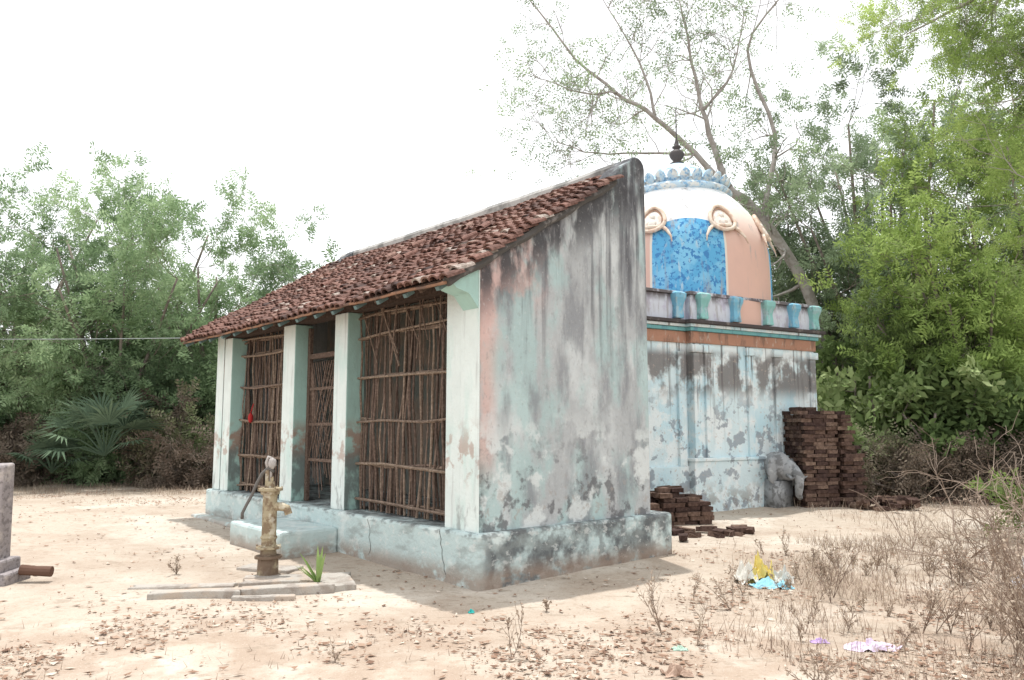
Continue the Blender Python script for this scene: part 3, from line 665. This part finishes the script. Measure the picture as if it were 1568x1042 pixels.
# ---------------------------------------------------------------- leaf litter, dry grass, weeds
def inside(x,y):
    dx,dy=x+.33,y-7.95; a=dx*.756+dy*.654; b=-dx*.654+dy*.756
    p=(a>-.1)&(a<3.0)&(b>-.1)&(b<7.4)
    dx,dy=x-4.33,y-14.4; a=dx*.857+dy*.515; b=-dx*.515+dy*.857
    return p|((a>-4.3)&(a<2.)&(b>-.1)&(b<3.6))
def dens(x,y):
    n=np.sin(x*1.3+y*.7)*np.sin(y*1.9-x*.5)+.5*np.sin(x*3.1-y*2.3)+.4*np.sin(x*5.7+y*4.9)
    m=np.clip((n+.45)*.9,0,1)
    d=.03+.08*(n>.5)+m*.65*np.exp(-((y-6.2)/1.0)**2)*np.clip((x+4.2)/1.2,0,1)+.5*m*np.clip((x-1.2)/.8,0,1)*(y<10)+.45*m*(y>14.5)+.45*m*(y<5.9)
    return np.clip(d,0,1)
n=110000; x=rng.uniform(-11,11,n); y=4.6+13.5*rng.uniform(0,1,n)**1.6
k=(rng.uniform(0,1,n)<dens(x,y))&(~inside(x,y))&(np.abs(x)<y*.75+.5); x=x[k];y=y[k];n=len(x)
th=rng.uniform(0,6.28,n); l=.010+.036*rng.uniform(0,1,n)**2.4; wd=l*rng.uniform(.25,.6,n); z=gz(x,y)+.006
c_,s_=np.cos(th),np.sin(th); cu=rng.uniform(0,.02,n)
q=np.stack([np.stack([x-c_*l,y-s_*l,z+cu],-1),np.stack([x-s_*wd,y+c_*wd,z+rng.uniform(0,.015,n)],-1),np.stack([x+c_*l,y+s_*l,z+cu],-1),np.stack([x+s_*wd,y-c_*wd,z],-1)],1).reshape(-1,3)
mkobj('leaf_litter',q,np.arange(n*4).reshape(-1,4),rampmat('dry_leaf',[(0,(.16,.10,.075)),(.4,(.33,.215,.155)),(.75,(.46,.35,.27)),(1,(.64,.57,.49))],transl=.15),rnd=rng.uniform(0,1,n))
def blades(n,xr,yr,hr,cond=None):
    x=rng.uniform(*xr,n); y=rng.uniform(*yr,n); f=np.sin(x*2.1+1)*np.sin(y*1.7)+.5*np.sin(x*5+y*3); k=(f>rng.uniform(-.9,.9,n))&~inside(x,y)
    if cond is not None: k&=cond(x,y)
    x=x[k];y=y[k];m=len(x); z=gz(x,y); h=rng.uniform(*hr,m); th=rng.uniform(0,6.28,m); ln=rng.uniform(.1,1.1,m)*h
    p0=np.stack([x,y,z],-1); d=np.stack([np.cos(th)*ln,np.sin(th)*ln,h],-1); sw=np.stack([-np.sin(th),np.cos(th),0*th],-1)*.003
    return np.stack([p0-sw,p0+sw,p0+d+sw*.3,p0+d-sw*.3],1).reshape(-1,3)
q=np.concatenate([blades(34000,(1.2,8.5),(4.5,10.8),(.03,.15),lambda x,y:(x>1.7+.30*(y-5)+rng.normal(0,.4,len(x)))),
 blades(7000,(-14,-4),(16.5,20.0),(.04,.16)),blades(5000,(5,12),(11,17),(.05,.22)),blades(500,(-4,2),(4.8,6.6),(.03,.06))]); n=len(q)//4
straw=rampmat('straw',[(0,(.21,.15,.12)),(.5,(.37,.29,.23)),(1,(.56,.48,.38))],transl=.2)
mkobj('dry_grass',q,np.arange(n*4).reshape(-1,4),straw,rnd=rng.uniform(0,1,n))
mb=MB()
def weed(x,y,h,ns=None,rmax=.6):
    p=Vector((x,y,gzf(x,y))); ns=ns or random.randint(2,4)
    for s in range(ns):
        d=Vector((U(-.6,.6),U(-.6,.6),1)).normalized(); L_=h*U(.6,1); q=p; pts=[q]; rv=U(.0,rmax)
        for i in range(5):
            d=(d+Vector((U(-.25,.25),U(-.25,.25),.03))).normalized(); q=q+d*L_/5; pts.append(q)
        mb.tube(pts,[.0042,.0038,.0033,.0028,.0022,.0014],n=3,r=rv,cap=False)
        for j in range(random.randint(6,10)):
            i=random.randint(1,5); dd=(d+Vector((U(-1,1),U(-1,1),U(-.2,.7)))).normalized(); l2=h*U(.12,.4); a=pts[i]; m_=a+dd*l2*.5; e=m_+(dd+Vector((U(-.3,.3),U(-.3,.3),.3))).normalized()*l2*.5
            mb.tube([a,m_,e],[.0022,.0018,.001],n=3,r=rv,cap=False)
            for t in range(3):
                c=a.lerp(e,U(.3,1)); o=Vector((U(-1,1),U(-1,1),U(-1,1)))*.016; o2=Vector((U(-1,1),U(-1,1),U(-1,1)))*.010
                mb.add([c,c+o+o2,c+o*1.6,c+o-o2],[(0,1,2,3)],U(.3,1))
for k in range(260):
    x=U(1.5,7.2);y=U(4.7,10.4)
    if x<1.5+.34*(y-4.7)+random.gauss(0,.35) or abs(x)>y*.78: continue
    if noise.noise(Vector((x*.9,y*.9,4)))<-.12: continue
    weed(x,y,U(.10,.38)*(1.6 if x>y*.50 else .85))
for x,y,h in ((.0,5.6,.38),(1.15,6.2,.45),(1.35,5.9,.35),(1.9,7.0,.35),(3.0,7.5,.5),(-3.6,8.6,.2),(-1.2,5.5,.15),(.3,7.0,.12)): weed(x,y,h)
for k in range(22): x=U(3.1,4.6); weed(x,U(x/.68,x/.60),U(.7,1.1),ns=3)
mb.obj('dry_weeds',straw)
mb=MB(); tw_=[]
for k in range(26):
    x=U(4.7,7.0);y=x/U(.56,.70); p=Vector((x,y,gzf(x,y)+.02)); grow(mb,tw_,p,Vector((U(-1,1),U(-.6,.6),U(.1,.7))).normalized(),U(.5,1.3),U(.008,.016),2,(5,3),.0,.3)
mb.obj('dead_branch_tangle',layered('dead_wood',(.30,.235,.19),bump=0))
print('leaf faces',nleaf[0])
